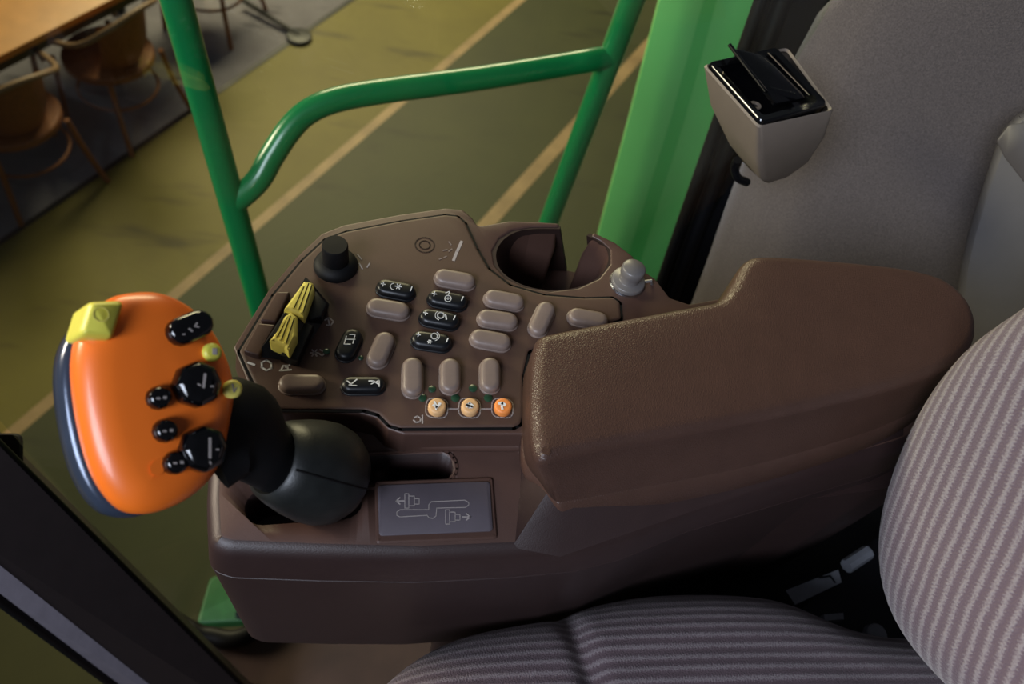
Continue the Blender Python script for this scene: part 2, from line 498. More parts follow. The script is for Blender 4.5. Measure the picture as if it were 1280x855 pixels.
# ================================================================== OUTSIDE
# green hand rail of the access ladder
def railing():
    lo, ro = D(325, 380, 1.09), D(685, 280, 1.32)
    base = (lo + ro) / 2; base.z = .9
    t = thing('handrail', base, 'green tubular steel handrail outside the cab window with two posts and a bent crossbar', 'railing')
    def post(p0, p1, r):
        d = (p1 - p0).normalized(); q = p1 + d * .9
        mb = MB(); tube(mb, [p0 - d * .35, p0, p1, q], r, 'green_paint', 20); return mb
    post(D(220, 0, .80), lo, .0165).build('post', t)
    post(D(790, 0, .98), ro, .0165).build('post', t)
    def on_post(a_, b_, py):
        best = None
        for i in range(-100, 300):
            q = a_.lerp(b_, i / 200); r_ = q - CAM
            y_ = 427.5 + FPX * r_.dot(DOWN) / r_.dot(FWD)
            if best is None or abs(y_ - py) < best[0]: best = (abs(y_ - py), q)
        return best[1]
    pl_, prr = on_post(D(220, 0, .80), lo, 256), on_post(D(790, 0, .98), ro, 70)
    mb = MB()
    tube(mb, path([prr, D(735, 76, 1.035), D(700, 82, 1.03), D(600, 98, 1.0), D(480, 114, .97), D(420, 125, .955), D(385, 140, .95), D(362, 162, .95), D(340, 195, .955), D(322, 226, .962), pl_], 5), .0155, 'green_paint', 20)
    mb.build('crossbar', t)
railing()

# green side panel of the machine, with pressed folds
mb = MB()
rows = []
for (y, xs, d) in ((-60, (840, 868, 896, 912, 940, 965, 1010), 1.35), (150, (786, 812, 838, 856, 888, 915, 950), 1.58), (330, (738, 760, 782, 800, 836, 862, 900), 1.86), (520, (690, 704, 730, 748, 780, 806, 840), 2.2)):
    dd = (0, -.01, -.012, .012, .010, 0, 0)
    rows.append([D(x, y, d + q) for x, q in zip(xs, dd)])
th = .04
n = len(rows[0]); V = [p for r in rows for p in r]; nv = len(V); V += [p + FWD * th for p in V]
for k in range(len(rows) - 1):
    for i in range(n - 1):
        a = k * n + i; f = [a, a + 1, a + n + 1, a + n]
        mb.add([V[q] for q in f], [[0, 1, 2, 3]], 'green_body_shaded' if i == 2 else 'green_body')
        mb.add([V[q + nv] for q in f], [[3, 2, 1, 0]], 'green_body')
    for i in (0, n - 1):
        a = k * n + i; f = [a, a + n, a + n + nv, a + nv]; mb.add([V[q] for q in f], [[0, 1, 2, 3]], 'green_body')
for k in (0, len(rows) - 1):
    for i in range(n - 1):
        a = k * n + i; f = [a, a + 1, a + 1 + nv, a + nv]; mb.add([V[q] for q in f], [[0, 1, 2, 3]], 'green_body')
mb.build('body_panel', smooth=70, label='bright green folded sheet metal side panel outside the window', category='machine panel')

# green step bracket low outside the window
mb = MB()
P = [W(x, y, 1.9) for x, y in ((262, 722), (330, 700), (345, 775), (245, 780))]
rings(mb, fillet([p.xy for p in P], .01, 3), rprof(1.86, 1.9, .006), 'bracket_green')
tube(mb, [W(300, 768, 1.91), W(300, 768, 1.895)], .010, 'dark_metal', 8)
mb.build('step_bracket', label='small green steel bracket outside, seen below the front of the console', category='bracket')

# table and wicker chairs down in the hall
tz = .75
e0, e1 = W(0, 70, tz), W(150, -6, tz)
eu = (e1 - e0).normalized(); ev = Vector((-eu.y, eu.x, 0))
tt = thing('dining_table', (e0 + eu * .2 + ev * .5).xy.to_3d(), 'long table with a light orange wooden top at the left edge of the hall floor', 'table')
mb = MB()
P = [e0 - eu * 2.2, e0 + eu * 1.5, e0 + eu * 1.5 + ev * .95, e0 - eu * 2.2 + ev * .95]
rings(mb, fillet([p.xy for p in P], .03, 4), rprof(.715, .75, .006), 'table_wood')
mb.build('tabletop', tt)
mb = MB()
rings(mb, [p.xy for p in [e0 - eu * 2.1 + ev * .02, e0 + eu * 1.4 + ev * .02, e0 + eu * 1.4 + ev * .88, e0 - eu * 2.1 + ev * .88]], [(0, .655), (0, .715)], 'dark_metal')  # dark apron brought out flush to stand for the shadow below the edge
mb.build('apron_shade', tt)
for a, b in ((-1.9, .12), (1.25, .12), (1.25, .82), (-1.9, .82)):
    mb = MB(); p = e0 + eu * a + ev * b
    tube(mb, [Vector((p.x, p.y, 0)), Vector((p.x, p.y, .66))], .03, 'dark_metal', 10); mb.build('leg', tt)

def make_chair():
    t = thing('wicker_chair', (0, 0, 0), 'x', 'chair', 'wicker chairs along the table')
    def leg(pts, r=.016):
        mb = MB(); tube(mb, path(pts, 4), r, 'wicker', 10); mb.build('leg', t)
    # chair faces +y, back at -y
    leg([(-.26, -.27, 0), (-.22, -.22, .25), (-.20, -.20, .45)]); leg([(.26, -.27, 0), (.22, -.22, .25), (.20, -.20, .45)])
    leg([(-.24, .24, 0), (-.22, .22, .25), (-.21, .20, .45)]); leg([(.24, .24, 0), (.22, .22, .25), (.21, .20, .45)])
    mb = MB()
    rings(mb, [Vector((.25 * math.cos(a) * (1 if math.sin(a) < 0 else 1.0), .25 * math.sin(a))) for a in [2 * PI * i / 28 for i in range(28)]], rprof(.42, .46, .015), 'wicker')
    mb.build('seat', t)
    mb = MB()
    hoop = path([(-.27, .20, .46), (-.29, .18, .60), (-.29, .05, .67), (-.27, -.14, .72), (-.17, -.28, .82), (0, -.32, .86), (.17, -.28, .82), (.27, -.14, .72), (.29, .05, .67), (.29, .18, .60), (.27, .20, .46)], 5)
    tube(mb, hoop, .016, 'wicker_pale', 10); mb.build('back_hoop', t)
    mb = MB(); V = []; F = []
    cols = 11
    for i in range(cols):
        a = -1 + 2 * i / (cols - 1); x = a * .17
        yy = -.31 + .10 * a * a
        top_ = .845 - .05 * a * a
        for z, s in ((.45, .12), (.6, .04), (top_, 0)): V.append(Vector((x * (1 - s), yy + s, z)))
    nv = len(V); V += [p + Vector((0, .012, 0)) for p in V]
    for i in range(cols - 1):
        for k in range(2):
            f = [i * 3 + k, (i + 1) * 3 + k, (i + 1) * 3 + k + 1, i * 3 + k + 1]
            F.append(f); F.append([q + nv for q in f][::-1])
    for i in (0, cols - 1):
        for k in range(2): F.append([i * 3 + k, i * 3 + k + 1, i * 3 + k + 1 + nv, i * 3 + k + nv])
    mb.add(V, F, 'wicker'); mb.build('backrest', t)
    mb = MB()
    ring = [Vector((.225 * math.cos(2 * PI * i / 24), .225 * math.sin(2 * PI * i / 24), .22)) for i in range(25)]
    tube(mb, ring, .010, 'wicker', 8); mb.build('stretcher', t)
    return t
def place(t, p, a, label): t.location = (p.x, p.y, 0); t.rotation_euler = (0, 0, a); t['label'] = label
def dup(t):
    r = t.copy(); COL.objects.link(r)
    for ch in list(t.children):
        c = ch.copy(); COL.objects.link(c); c.parent = r
    return r
ch = make_chair()
aa = math.atan2(ev.y, ev.x) - PI / 2
c1 = e0 - eu * .10 - ev * .03; 
place(ch, c1, aa - .15, 'brown wicker armchair under the wooden table at the left edge of the picture')
for du, dv, da, lab in ((.58, .02, .1, 'brown wicker armchair under the table, directly left of the green rail post'),
                        ):
    k = dup(ch); place(k, e0 + eu * du + ev * dv, aa + da, lab)
k = dup(ch); place(k, W(262, -8, .2), aa + 1.9, 'brown wicker armchair standing alone right of the green rail post top')
mb = MB()
p = W(374, 48, 0)
rings(mb, circle2(p, .09, 16), rprof(0, .03, .01), 'dark_metal'); 
tube(mb, [p + Vector((0, 0, .02)), p + Vector((0, 0, .05)) + fv * .35, p + fv * .5 + Vector((0, 0, .06))], .018, 'dark_metal', 8)
mb.build('floor_stand_foot', label='small black metal foot on the edge of the grey strip, top of the hall floor', category='stand')

# ================================================================== CONSOLE
zP = 3.17
zS = 3.150
cons = thing('armrest_console', W(620, 640, 2.93), 'brown plastic armrest console full of buttons beside the striped seat', 'console')
# lower body with shelf
body_px = [(262, 712), (259, 650), (262, 600), (300, 500), (420, 470), (700, 420), (900, 400), (1100, 400), (1180, 430), (1200, 480),
           (1190, 548), (1100, 592), (980, 628), (860, 664), (780, 698), (720, 714), (640, 722), (520, 728), (400, 726), (290, 722)]
zq = zS - .034
P = fillet(pxy(body_px, zq), .012, 4)
mb = MB()
P = resample(P, .004)
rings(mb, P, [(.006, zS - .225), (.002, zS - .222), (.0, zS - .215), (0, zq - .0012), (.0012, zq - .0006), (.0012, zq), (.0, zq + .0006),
              (.004, zS - .008), (.007, zS - .003), (.012, zS)], 'brown_shaded', topname='brown_plastic')
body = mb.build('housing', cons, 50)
mb = MB()
sk = [(560, 716), (580, 640), (700, 470), (1130, 410), (1215, 450), (1225, 560), (1120, 604), (980, 624), (860, 662), (780, 696), (720, 708), (640, 714)]
P = resample(fillet(pxy(sk, zq), .02, 4), .006)
rings(mb, P, [(.012, zS - .345), (.006, zS - .34), (.003, zS - .20), (.002, zS - .05)], 'brown_shaded')
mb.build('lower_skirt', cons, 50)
# lever gate: two slots joined in the middle
for pts, r in ((((330, 634), (430, 627)), .011), (((420, 590), (548, 584)), .0095), (((428, 627), (440, 590)), .011)):
    a, b = [W(x, y, zS).xy for x, y in pts]
    c = MB(); rings(c, capsule2(a, b, r, 9), [(0, zS - .045), (0, zS + .01)], 'well_brown'); co = c.build('cutter')
    cut(body, co)
# raised lip round the straight slot
mb = MB()
lip = capsule2(W(450, 590, zS).xy, W(548, 584, zS).xy, .0115, 9)
ribbon(mb, [Vector((p.x, p.y, zS + .0008)) for p in lip[:] + lip[:1]], .0016, 'brown_plastic', th=.0014)
mb.build('slot_lip', cons)

# upper deck: carries the switch panel and wraps the cup holder
deck_px = [(292, 436), (335, 366), (372, 322), (402, 294), (430, 283), (500, 270), (556, 262), (578, 264), (590, 274), (597, 285),
           (636, 278), (668, 279), (699, 281),
           (698, 286), (664, 286), (640, 290), (624, 300), (615, 316), (618, 334), (632, 350), (656, 361), (688, 366), (722, 362), (748, 350), (762, 332), (762, 314), (750, 303), (738, 297),
           (741, 292), (768, 305), (790, 322), (800, 338), (818, 350), (836, 374), (860, 382), (905, 374), (1000, 372), (1100, 400), (1130, 440),
           (1050, 510), (850, 560), (700, 575), (664, 560), (656, 545), (560, 545), (505, 545), (484, 538), (470, 524), (450, 519), (340, 518), (318, 500)]
P = pxy(deck_px, zP)
P = fillet(P, .004, 3)
mb = MB()
rings(mb, P, [(-.002, zS - .06)] + [(-.002, zS - .002)] + [(.0008 * 1, zP - .004)] + rprof(zP - .003, zP + .0022, .0016, 3)[1:], 'brown_plastic')
deck = mb.build('deck', cons, 35)
# cup holder well
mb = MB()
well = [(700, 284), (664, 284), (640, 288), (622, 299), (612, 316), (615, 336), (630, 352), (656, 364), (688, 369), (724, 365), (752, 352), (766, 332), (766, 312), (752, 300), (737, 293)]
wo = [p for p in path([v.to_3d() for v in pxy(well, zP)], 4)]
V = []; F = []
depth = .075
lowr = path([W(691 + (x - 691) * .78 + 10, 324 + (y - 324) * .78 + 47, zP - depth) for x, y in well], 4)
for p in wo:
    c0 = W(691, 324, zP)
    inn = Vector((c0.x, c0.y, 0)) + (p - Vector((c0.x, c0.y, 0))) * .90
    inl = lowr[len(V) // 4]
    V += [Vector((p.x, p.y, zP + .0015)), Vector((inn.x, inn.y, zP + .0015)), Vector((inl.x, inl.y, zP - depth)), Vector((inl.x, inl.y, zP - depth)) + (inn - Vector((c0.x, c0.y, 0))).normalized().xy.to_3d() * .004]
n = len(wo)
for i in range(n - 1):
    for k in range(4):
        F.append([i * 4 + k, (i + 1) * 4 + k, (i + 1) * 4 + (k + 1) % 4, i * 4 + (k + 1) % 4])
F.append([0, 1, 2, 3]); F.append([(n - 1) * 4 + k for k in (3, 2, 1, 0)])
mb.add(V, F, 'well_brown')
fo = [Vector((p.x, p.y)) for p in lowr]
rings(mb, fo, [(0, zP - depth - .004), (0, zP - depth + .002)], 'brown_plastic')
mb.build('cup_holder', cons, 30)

# switch panel plate
panel_px = [(297, 440), (340, 369), (376, 326), (405, 299), (432, 289), (500, 276), (556, 268), (573, 270), (583, 279), (598, 312), (612, 336), (638, 356), (680, 368), (730, 372), (766, 371), (776, 378), (778, 400),
            (700, 424), (662, 440), (655, 470), (655, 520), (652, 531), (643, 536), (500, 537), (486, 533), (472, 519), (455, 514), (340, 513), (322, 492)]
P = fillet(pxy(panel_px, zP + .003), .003, 3)
mb = MB()
rings(mb, P, [(.0012, zP + .0005), (.0012, zP + .0034), (.0018, zP + .0038), (.003, zP + .004)], 'panel_brown')
zp = zP + .0042
seam = fillet(pxy(panel_px, zP + .003), .003, 3)
if area2(seam) < 0: seam.reverse()
seam = inset(seam, .0003)
ribbon(mb, [Vector((p.x, p.y, zP + .0028)) for p in seam], .0018, 'black_matte', closed=True, th=.001)
# printed marks on the plate
def mk(pts, w=.0006, name='grey_print', closed=False): pr(mb, pts, zp, w, name, closed)
pr(mb, [(310, 453), (318, 456)], zp, .0013, 'white_print')
mk([(327, 453), (333, 450), (339, 454), (339, 460), (333, 463), (327, 459)], .0011, 'white_print', True)
mk([(350, 463), (364, 462)], .0011, 'white_print'); mk([(351, 463), (354, 457), (359, 457), (360, 462)], .0011, 'white_print'); mk([(357, 459), (362, 456)], .0011, 'white_print')
for pts in ([(388, 441), (398, 441)], [(390, 437), (396, 445)], [(396, 437), (390, 445)], [(400, 437), (406, 440), (403, 445), (399, 442)], [(406, 400), (412, 397), (417, 402), (413, 407), (408, 406)], [(410, 397), (412, 407)],
            [(518, 522), (522, 520), (526, 523), (525, 527), (520, 528), (517, 525)], [(528, 519), (528, 529)],
            [(447, 318), (452, 324)], [(449, 329), (453, 336)], [(441, 343), (447, 338)], [(435, 345), (438, 342)], [(459, 334), (462, 329)],
            [(567, 325), (571, 315)], [(572, 313), (577, 302)]):
    mk(pts, .0009 if pts[0][0] < 560 else .0021)
for pts in ([(554, 313), (559, 312)], [(561, 302), (564, 306)], [(549, 324), (552, 323)], [(555, 322), (558, 320)], [(561, 314), (565, 311)]):
    mk(pts, .001, 'faded_print')
# plug circle
c = W(531, 306, zp)
for r_, w_ in ((.0068, .0008), (.0038, .0008)):
    ribbon(mb, [Vector((p.x, p.y, zp)) for p in circle2(c, r_, 24)], w_, 'well_brown', closed=True)
# white frames and links of the three engine buttons
for x in (546, 587, 628):
    c = W(x, 510, zp).xy
    fr = fillet([c + Vector(q) * .0068 for q in ((-1, -1), (1, -1), (1, 1), (-1, 1))], .005, 4)
    ribbon(mb, [Vector((p.x, p.y, zp)) for p in fr], .0006, 'grey_print', closed=True)
mk([(560, 511), (573, 511)], .0007); mk([(601, 511), (614, 511)], .0007)
panel = mb.build('control_panel', cons, 30)

# ---- buttons
zt_ = zp + .0055
def button(ax, ay, bx, by, r, color, name='push_button', glyph=None, h=.0058, **kw):
    mb = MB()
    a, b = W(ax, ay, zp + .004).xy, W(bx, by, zp + .004).xy
    P = capsule2(a, b, r, 9)
    # collar, then a pillow shaped cap
    rings(mb, P, [(-.0007, zp - .0008), (-.0007, zp + .0006), (.0, zp + .0010), (0, zp + h * .55), (.0006, zp + h * .78), (.0018, zp + h * .95), (.0035, zp + h)], color)
    if glyph:
        for pts, w in glyph: ribbon(mb, [W(x, y, zp + h + .0003) for x, y in pts], w, 'white_print')
    return mb.build(name, panel, 60, **kw)
def arc(cx, cy, rx, ry, a0, a1, k=10): return [(cx + rx * math.cos(math.radians(a0 + (a1 - a0) * i / k)), cy + ry * math.sin(math.radians(a0 + (a1 - a0) * i / k))) for i in range(k + 1)]
def plus(x, y, s=2.6): return [([(x - s, y - .5), (x + s, y + .5)], .0006), ([(x + .5, y - s), (x - .5, y + s)], .0006)]
def minus(x, y): return [([(x + 1, y - 2.4), (x - 1, y + 2.4)], .0007)]
def asterisk(x, y, s=4): return [([(x - s * math.cos(a), y - s * .85 * math.sin(a)), (x + s * math.cos(a), y + s * .85 * math.sin(a))], .0006) for a in (0.15, 1.2, 2.25)]
R1 = .0064
G = 'button_grey'; K = 'button_black'
button(555, 345, 583, 350, R1, G); button(471, 382, 500, 387, R1, G)
button(617, 371, 644, 376, R1, G); button(609, 396, 636, 400, R1, G); button(600, 421, 627, 426, R1, G)
button(683, 386, 673, 408, R1, G); button(722, 394, 749, 399, R1, G)
button(481, 425, 472, 446, R1 * 1.02, G); button(361, 478, 393, 478, R1 * .95, G)
button(516, 457, 516, 483, R1, G); button(563, 458, 563, 479, R1, G); button(613, 457, 613, 478, R1, G)
button(482, 358, 508, 363, R1 * .95, K, glyph=plus(479, 355) + minus(514, 361) + asterisk(498, 358) + [(arc(492, 358, 4, 4, 90, 270, 6), .0005)])
button(546, 371, 573, 376, R1 * .95, K, glyph=plus(543, 367) + minus(578, 373) + [(arc(560, 373, 4, 4, 0, 360, 12), .0006), ([(560, 370), (562, 364), (557, 366)], .0005), (arc(560, 373, 1.2, 1.2, 0, 360, 6), .0005)])
button(536, 395, 563, 400, R1 * .95, K, glyph=plus(532, 391) + minus(568, 397) + [(arc(551, 394, 4, 3.6, 0, 360, 12), .0009), (arc(551, 394, 7, 6, 110, 230, 6), .0004), ([(557, 393), (558, 399)], .0009)])
button(526, 423, 553, 427, R1 * .95, K, glyph=plus(523, 418) + minus(559, 425) + [(arc(543, 420, 4, 3.6, 0, 360, 12), .0007), (arc(543, 420, 6.4, 5.6, -60, 80, 6), .0004)] + asterisk(537, 427, 2.6))
button(440, 421, 432, 438, R1 * 1.0, K, glyph=[([(433, 420), (430, 430), (438, 430)], .0006), ([(437, 418), (444, 418), (441, 429)], .0006), ([(433, 424), (444, 424)], .0005)])
button(438, 480, 470, 480, R1 * .86, K, glyph=[([(434, 476), (439, 480), (446, 474)], .0008), ([(436, 481), (446, 482)], .0005), ([(461, 476), (467, 476), (473, 480)], .0008), ([(464, 480), (474, 475), (474, 483)], .0006)])
# signal lamps
for x, y, r in ((408, 440, .0022), (451, 448, .0017), (528, 498, .0026), (540, 487, .0024), (569, 498, .0028), (591, 486, .0027), (610, 498, .0028)):
    mb = MB(); lathe(mb, W(x, y, zp - .0005), UP, [(r, 0), (r, .0009), (r * .7, .0013), (.0001, .0015)], 'led_green', 14); mb.build('signal_lamp', panel)
# three round engine speed buttons
for i, x in enumerate((546, 587, 628)):
    mb = MB(); c = W(x, 511, zp); m_ = 'cap_orange' if i == 2 else 'cap_tan'
    lathe(mb, c - UP * .001, UP, [(.0056, 0), (.0056, .0045), (.0050, .0056), (.0040, .0058), (.0001, .0058)], m_, 22)
    zt2 = zp + .0052
    if i == 0: G_ = [([(542, 508), (546, 511), (550, 506)], .0016), ([(543, 504), (545, 508)], .0012), ([(545, 511), (545, 514)], .001)]
    elif i == 1: G_ = [([(583, 510), (587, 506), (591, 509)], .0014), ([(584, 507), (586, 511), (590, 511)], .0012)]
    else: G_ = [([(624, 506), (628, 506), (631, 508)], .002), ([(627, 509), (628, 513)], .0014)]
    for pts, w_ in G_: ribbon(mb, [W(a, b - 2, zt2) for a, b in pts], w_, 'white_print')
    if i == 1: ribbon(mb, [W(583, 506, zt2 + .0002), W(590, 508, zt2 + .0002)], .0012, 'button_black')
    mb.build('round_button', panel, 60, label='orange round button with white symbol' if i == 2 else 'tan round button with white symbol')
# rotary knob
mb = MB(); c = W(420, 333, zp - .001)
lathe(mb, c, UP, [(.0150, 0), (.0150, .002), (.0135, .0048), (.0105, .0068), (.0088, .0072), (.0088, .009), (.0086, .022), (.0080, .0232), (.0001, .0234)], 'black_matte', 36)
mb.build('rotary_knob', panel, 50)
# tan pads and black housing with two yellow rocker levers
for q in (((346, 366), (363, 366), (345, 404), (325, 402)), ((323, 405), (345, 407), (324, 446), (304, 440))):
    mb = MB(); rings(mb, fillet(pxy(q, zp + .003), .0012, 3), rprof(zp - .001, zp + .0045, .0012, 3), 'brown_plastic'); mb.build('switch_pad', panel)
mb = MB()
hb = [W(x, y, zp - .001) for x, y in ((384, 353), (413, 382), (406, 402), (371, 455), (318, 447), (344, 406))]
ht = [W(x, y, zp + .012) for x, y in ((382, 346), (388, 352), (386, 368), (358, 424), (338, 420), (352, 398))]
loftpx(mb, [hb, [a.lerp(b, .45) + (a - c).normalized() * 0 for a, b in zip(hb, ht)], ht], 'button_black')
# raised cheek on the right
ck = [W(x, y, zp + .006) for x, y in ((392, 362), (409, 382), (402, 398), (388, 402), (382, 384))]
rings(mb, [p.xy for p in ck], rprof(zp - .001, zp + .0085, .0012, 3), 'button_black')
ck = [W(x, y, zp + .006) for x, y in ((374, 402), (392, 408), (372, 452), (350, 446), (360, 424))]
rings(mb, [p.xy for p in ck], rprof(zp - .001, zp + .0075, .0012, 3), 'button_black')
sw = mb.build('rocker_housing', panel, 30)
for q, ridges, zz in ((((380, 350), (391, 352), (393, 361), (380, 396), (371, 392), (354, 386), (367, 368)), (((384, 354), (372, 386)), ((388, 356), (377, 390)), ((378, 358), (366, 384))), .0155),
                  (((364, 389), (372, 395), (371, 420), (361, 440), (355, 433), (336, 425), (347, 411), (356, 393)), (((361, 395), (350, 424)), ((366, 397), (356, 428)), ((356, 400), (345, 420))), .0155)):
    mb = MB()
    P = fillet(pxy(q, zp + zz), .0008, 3)
    rings(mb, P, [(0, zp + .004), (0, zp + zz - .002), (.001, zp + zz - .0005), (.002, zp + zz)], 'yellow')
    for a, b in ridges:
        ribbon(mb, [W(a[0], a[1], zp + zz + .0007), W(b[0], b[1], zp + zz + .0007)], .0011, 'yellow', th=.0010)
        ribbon(mb, [W(a[0] + 2, a[1], zp + zz + .0002), W(b[0] + 2, b[1], zp + zz + .0002)], .0005, 'button_black', th=.0002)
    mb.build('rocker_lever', panel, 40, label='yellow ridged rocker lever')

# cigarette lighter with chrome ring and the small bracket beside it
c = W(783, 356, zP)
mb = MB()
lathe(mb, c, UP, [(.0135, 0), (.0135, .0022), (.0125, .0032), (.0125, .0034)], 'chrome', 36)
lathe(mb, c, UP, [(.0124, .0032), (.0124, .006), (.0115, .0068), (.0078, .0070), (.0074, .0075), (.0070, .0125), (.0072, .0135), (.0086, .014), (.0088, .016), (.0086, .0195), (.0074, .0208), (.0001, .0212)], 'lighter_grey', 36)
mb.build('cigarette_lighter', cons, 50)
mb = MB(); tube(mb, [W(800, 353, zP + .004), W(814, 351, zP + .007), W(815, 356, zP + .001)], .0012, 'lighter_grey', 8); mb.build('wire_clip', cons)
# lever guide label
mb = MB()
rings(mb, fillet(pxy(((468, 602), (616, 597), (622, 674), (470, 680)), zS), .0025, 4), [(0, zS - .003), (0, zS + .0006), (.001, zS + .0016), (.0026, zS + .0016)], 'brown_plastic')
P = fillet(pxy(((472, 607), (612, 602), (616, 664), (474, 670)), zS + .002), .0025, 4)
rings(mb, P, [(0, zS + .001), (0, zS + .0024), (.0006, zS + .0028)], 'plate_grey')
zl = zS + .0031
def g(pts, closed=False, w=.00042): ribbon(mb, [W(x, y, zl) for x, y in pts], w, 'grey_print', closed=closed)
g([(500, 637), (536, 637), (536, 631), (539, 627), (581, 625), (586, 628), (586, 631), (582, 634), (546, 635), (545, 645), (541, 648), (536, 647), (534, 644), (500, 646), (496, 644), (496, 640)], True)
g([(495, 626), (505, 626)], w=.0007); g([(500, 622), (495, 626), (500, 630)], w=.0007)
g([(506, 617), (511, 617), (511, 635), (506, 635)], True); g([(511, 620), (518, 620), (518, 623), (524, 623), (524, 630), (518, 630), (518, 632), (511, 632)]); g([(518, 623), (518, 630)])
g([(578, 646), (588, 646)], w=.0007); g([(583, 642), (588, 646), (583, 650)], w=.0007)
g([(557, 637), (562, 637), (562, 655), (557, 655)], True); g([(562, 640), (569, 640), (569, 643), (575, 643), (575, 650), (569, 650), (569, 652), (562, 652)]); g([(569, 643), (569, 650)])
mb.build('guide_label', cons, 40)
# facet that carries the pad's front end
mb = MB()
za, zb_ = zS - .002, zP + .004
lo_ = [W(x, y, za) for x, y in ((652, 560), (640, 684), (700, 696), (1130, 548), (1130, 470))]
hi_ = [W(x, y, zb_) for x, y in ((664, 556), (690, 606), (722, 618), (1120, 500), (1120, 460))]
loftpx(mb, [lo_, [a.lerp(b, .15) for a, b in zip(lo_, hi_)], hi_], 'brown_shaded')
mb.build('pad_support', cons, 30)
# raised rib that runs between deck and shelf
mb = MB()
rp = path([W(x, y, zS + .003) for x, y in ((455, 528), (480, 534), (492, 546), (512, 553), (560, 555), (610, 556), (655, 556))], 5)
tube(mb, rp, .0045, 'brown_plastic', 12); mb.build('rib', cons)
# support bracket below
mb = MB()
p = W(900, 560, 2.93); 
rings(mb, fillet([Vector((p.x + a, p.y + b)) for a, b in ((-.08, -.06), (.08, -.06), (.08, .05), (-.08, .05))], .01, 3), [(0, 2.801), (0, 2.84)], 'black_matte')
mb.build('support_bracket', cons)

# ---- padded armrest
zA = 3.214
# top edge in the photograph's frame at the pad's own height, outward lean of the foot, lengthwise shift of the foot
pad_px = [(668, 436, 0, 0), (674, 419, 0, 0), (690, 413, 0, 0), (740, 403, 0, 0), (820, 388, 0, 0), (880, 377, 0, 0), (900, 372, 0, 0), (912, 358, 0, 0), (926, 332, 0, 0), (938, 320, 0, 0), (956, 317, 0, 0), (1000, 319, 0, 0), (1060, 324, 0, 0), (1130, 332, 0, 0), (1180, 345, 0, 0), (1212, 372, .002, 0), (1224, 405, .005, 0), (1216, 436, .009, 0),
          (1186, 460, .013, 0), (1130, 482, .017, 0), (1060, 500, .020, 0), (960, 523, .022, 0), (860, 542, .022, 0), (760, 560, .020, .004), (706, 572, .016, .012), (682, 577, .011, .020), (670, 568, -.002, .012), (665, 540, 0, .004), (664, 490, 0, .002)]
top_ = [W(x, y, zA - .001).xy for x, y, _, _ in pad_px]
if area2(top_) < 0: top_.reverse(); lean = [(a_, b_) for _, _, a_, b_ in pad_px][::-1]
else: lean = [(a_, b_) for _, _, a_, b_ in pad_px]
foot = []
for i, p in enumerate(top_):
    e = (top_[(i + 1) % len(top_)] - top_[i - 1]).normalized()
    foot.append(p + Vector((e.y, -e.x)) * lean[i][0] + Vector((1, 0)) * lean[i][1])
TS, FS = smooth_closed(top_, 5), smooth_closed(foot, 5)
mb = MB()
Rg = []
def rz(Q, z): return [Vector((p.x, p.y, z)) for p in Q]
def mixq(t): return [a_.lerp(b_, t) for a_, b_ in zip(FS, TS)]
Rg.append(rz(inset(FS, .006), zA - .062)); Rg.append(rz(inset(FS, .001), zA - .060)); Rg.append(rz(FS, zA - .057))
Rg.append(rz(mixq(.30), zA - .0405)); Rg.append(rz(inset(mixq(.32), .0010), zA - .0398)); Rg.append(rz(mixq(.34), zA - .0391)); Rg.append(rz(mixq(.7), zA - .022))
rr = .0085
Q = mixq(1.0); Rg.append(rz(Q, zA - rr))
TQ = inset(TS, -.0015)
for i in range(1, 8):
    a = PI / 2 * i / 7; Rg.append(rz(inset_soft(TS, rr * (1 - math.cos(a)) + 1e-5, .0015), zA - rr + rr * math.sin(a)))
loftpx(mb, Rg, 'leather', cap=(False, False))
last = [p.xy for p in Rg[-1]]
pts = list(last); gx = .008
y = min(p.y for p in last) + gx
while y < max(p.y for p in last):
    x = min(p.x for p in last) + gx
    while x < max(p.x for p in last):
        q = Vector((x, y))
        if inside(q, last) and min((q - w_).length_squared for w_ in last) > (gx * .5) ** 2: pts.append(q)
        x += gx
    y += gx
vv, ee, ff = delaunay_2d_cdt(pts, [], [list(range(len(last)))], 1, 1e-7)[:3]
def crown(p): 
    dmin = min((p - w_).length for w_ in last); return .0016 * (1 - math.exp(-dmin / .012))
mb.add([Vector((p.x, p.y, zA + crown(p))) for p in vv], [list(f) for f in ff], 'leather')
last = [p.xy for p in Rg[0]]
vv, ee, ff = delaunay_2d_cdt(last, [], [list(range(len(last)))], 1, 1e-7)[:3]
mb.add([Vector((p.x, p.y, zA - .062)) for p in vv], [list(f) for f in ff], 'leather')
mb.build('armrest_pad', cons, 60)

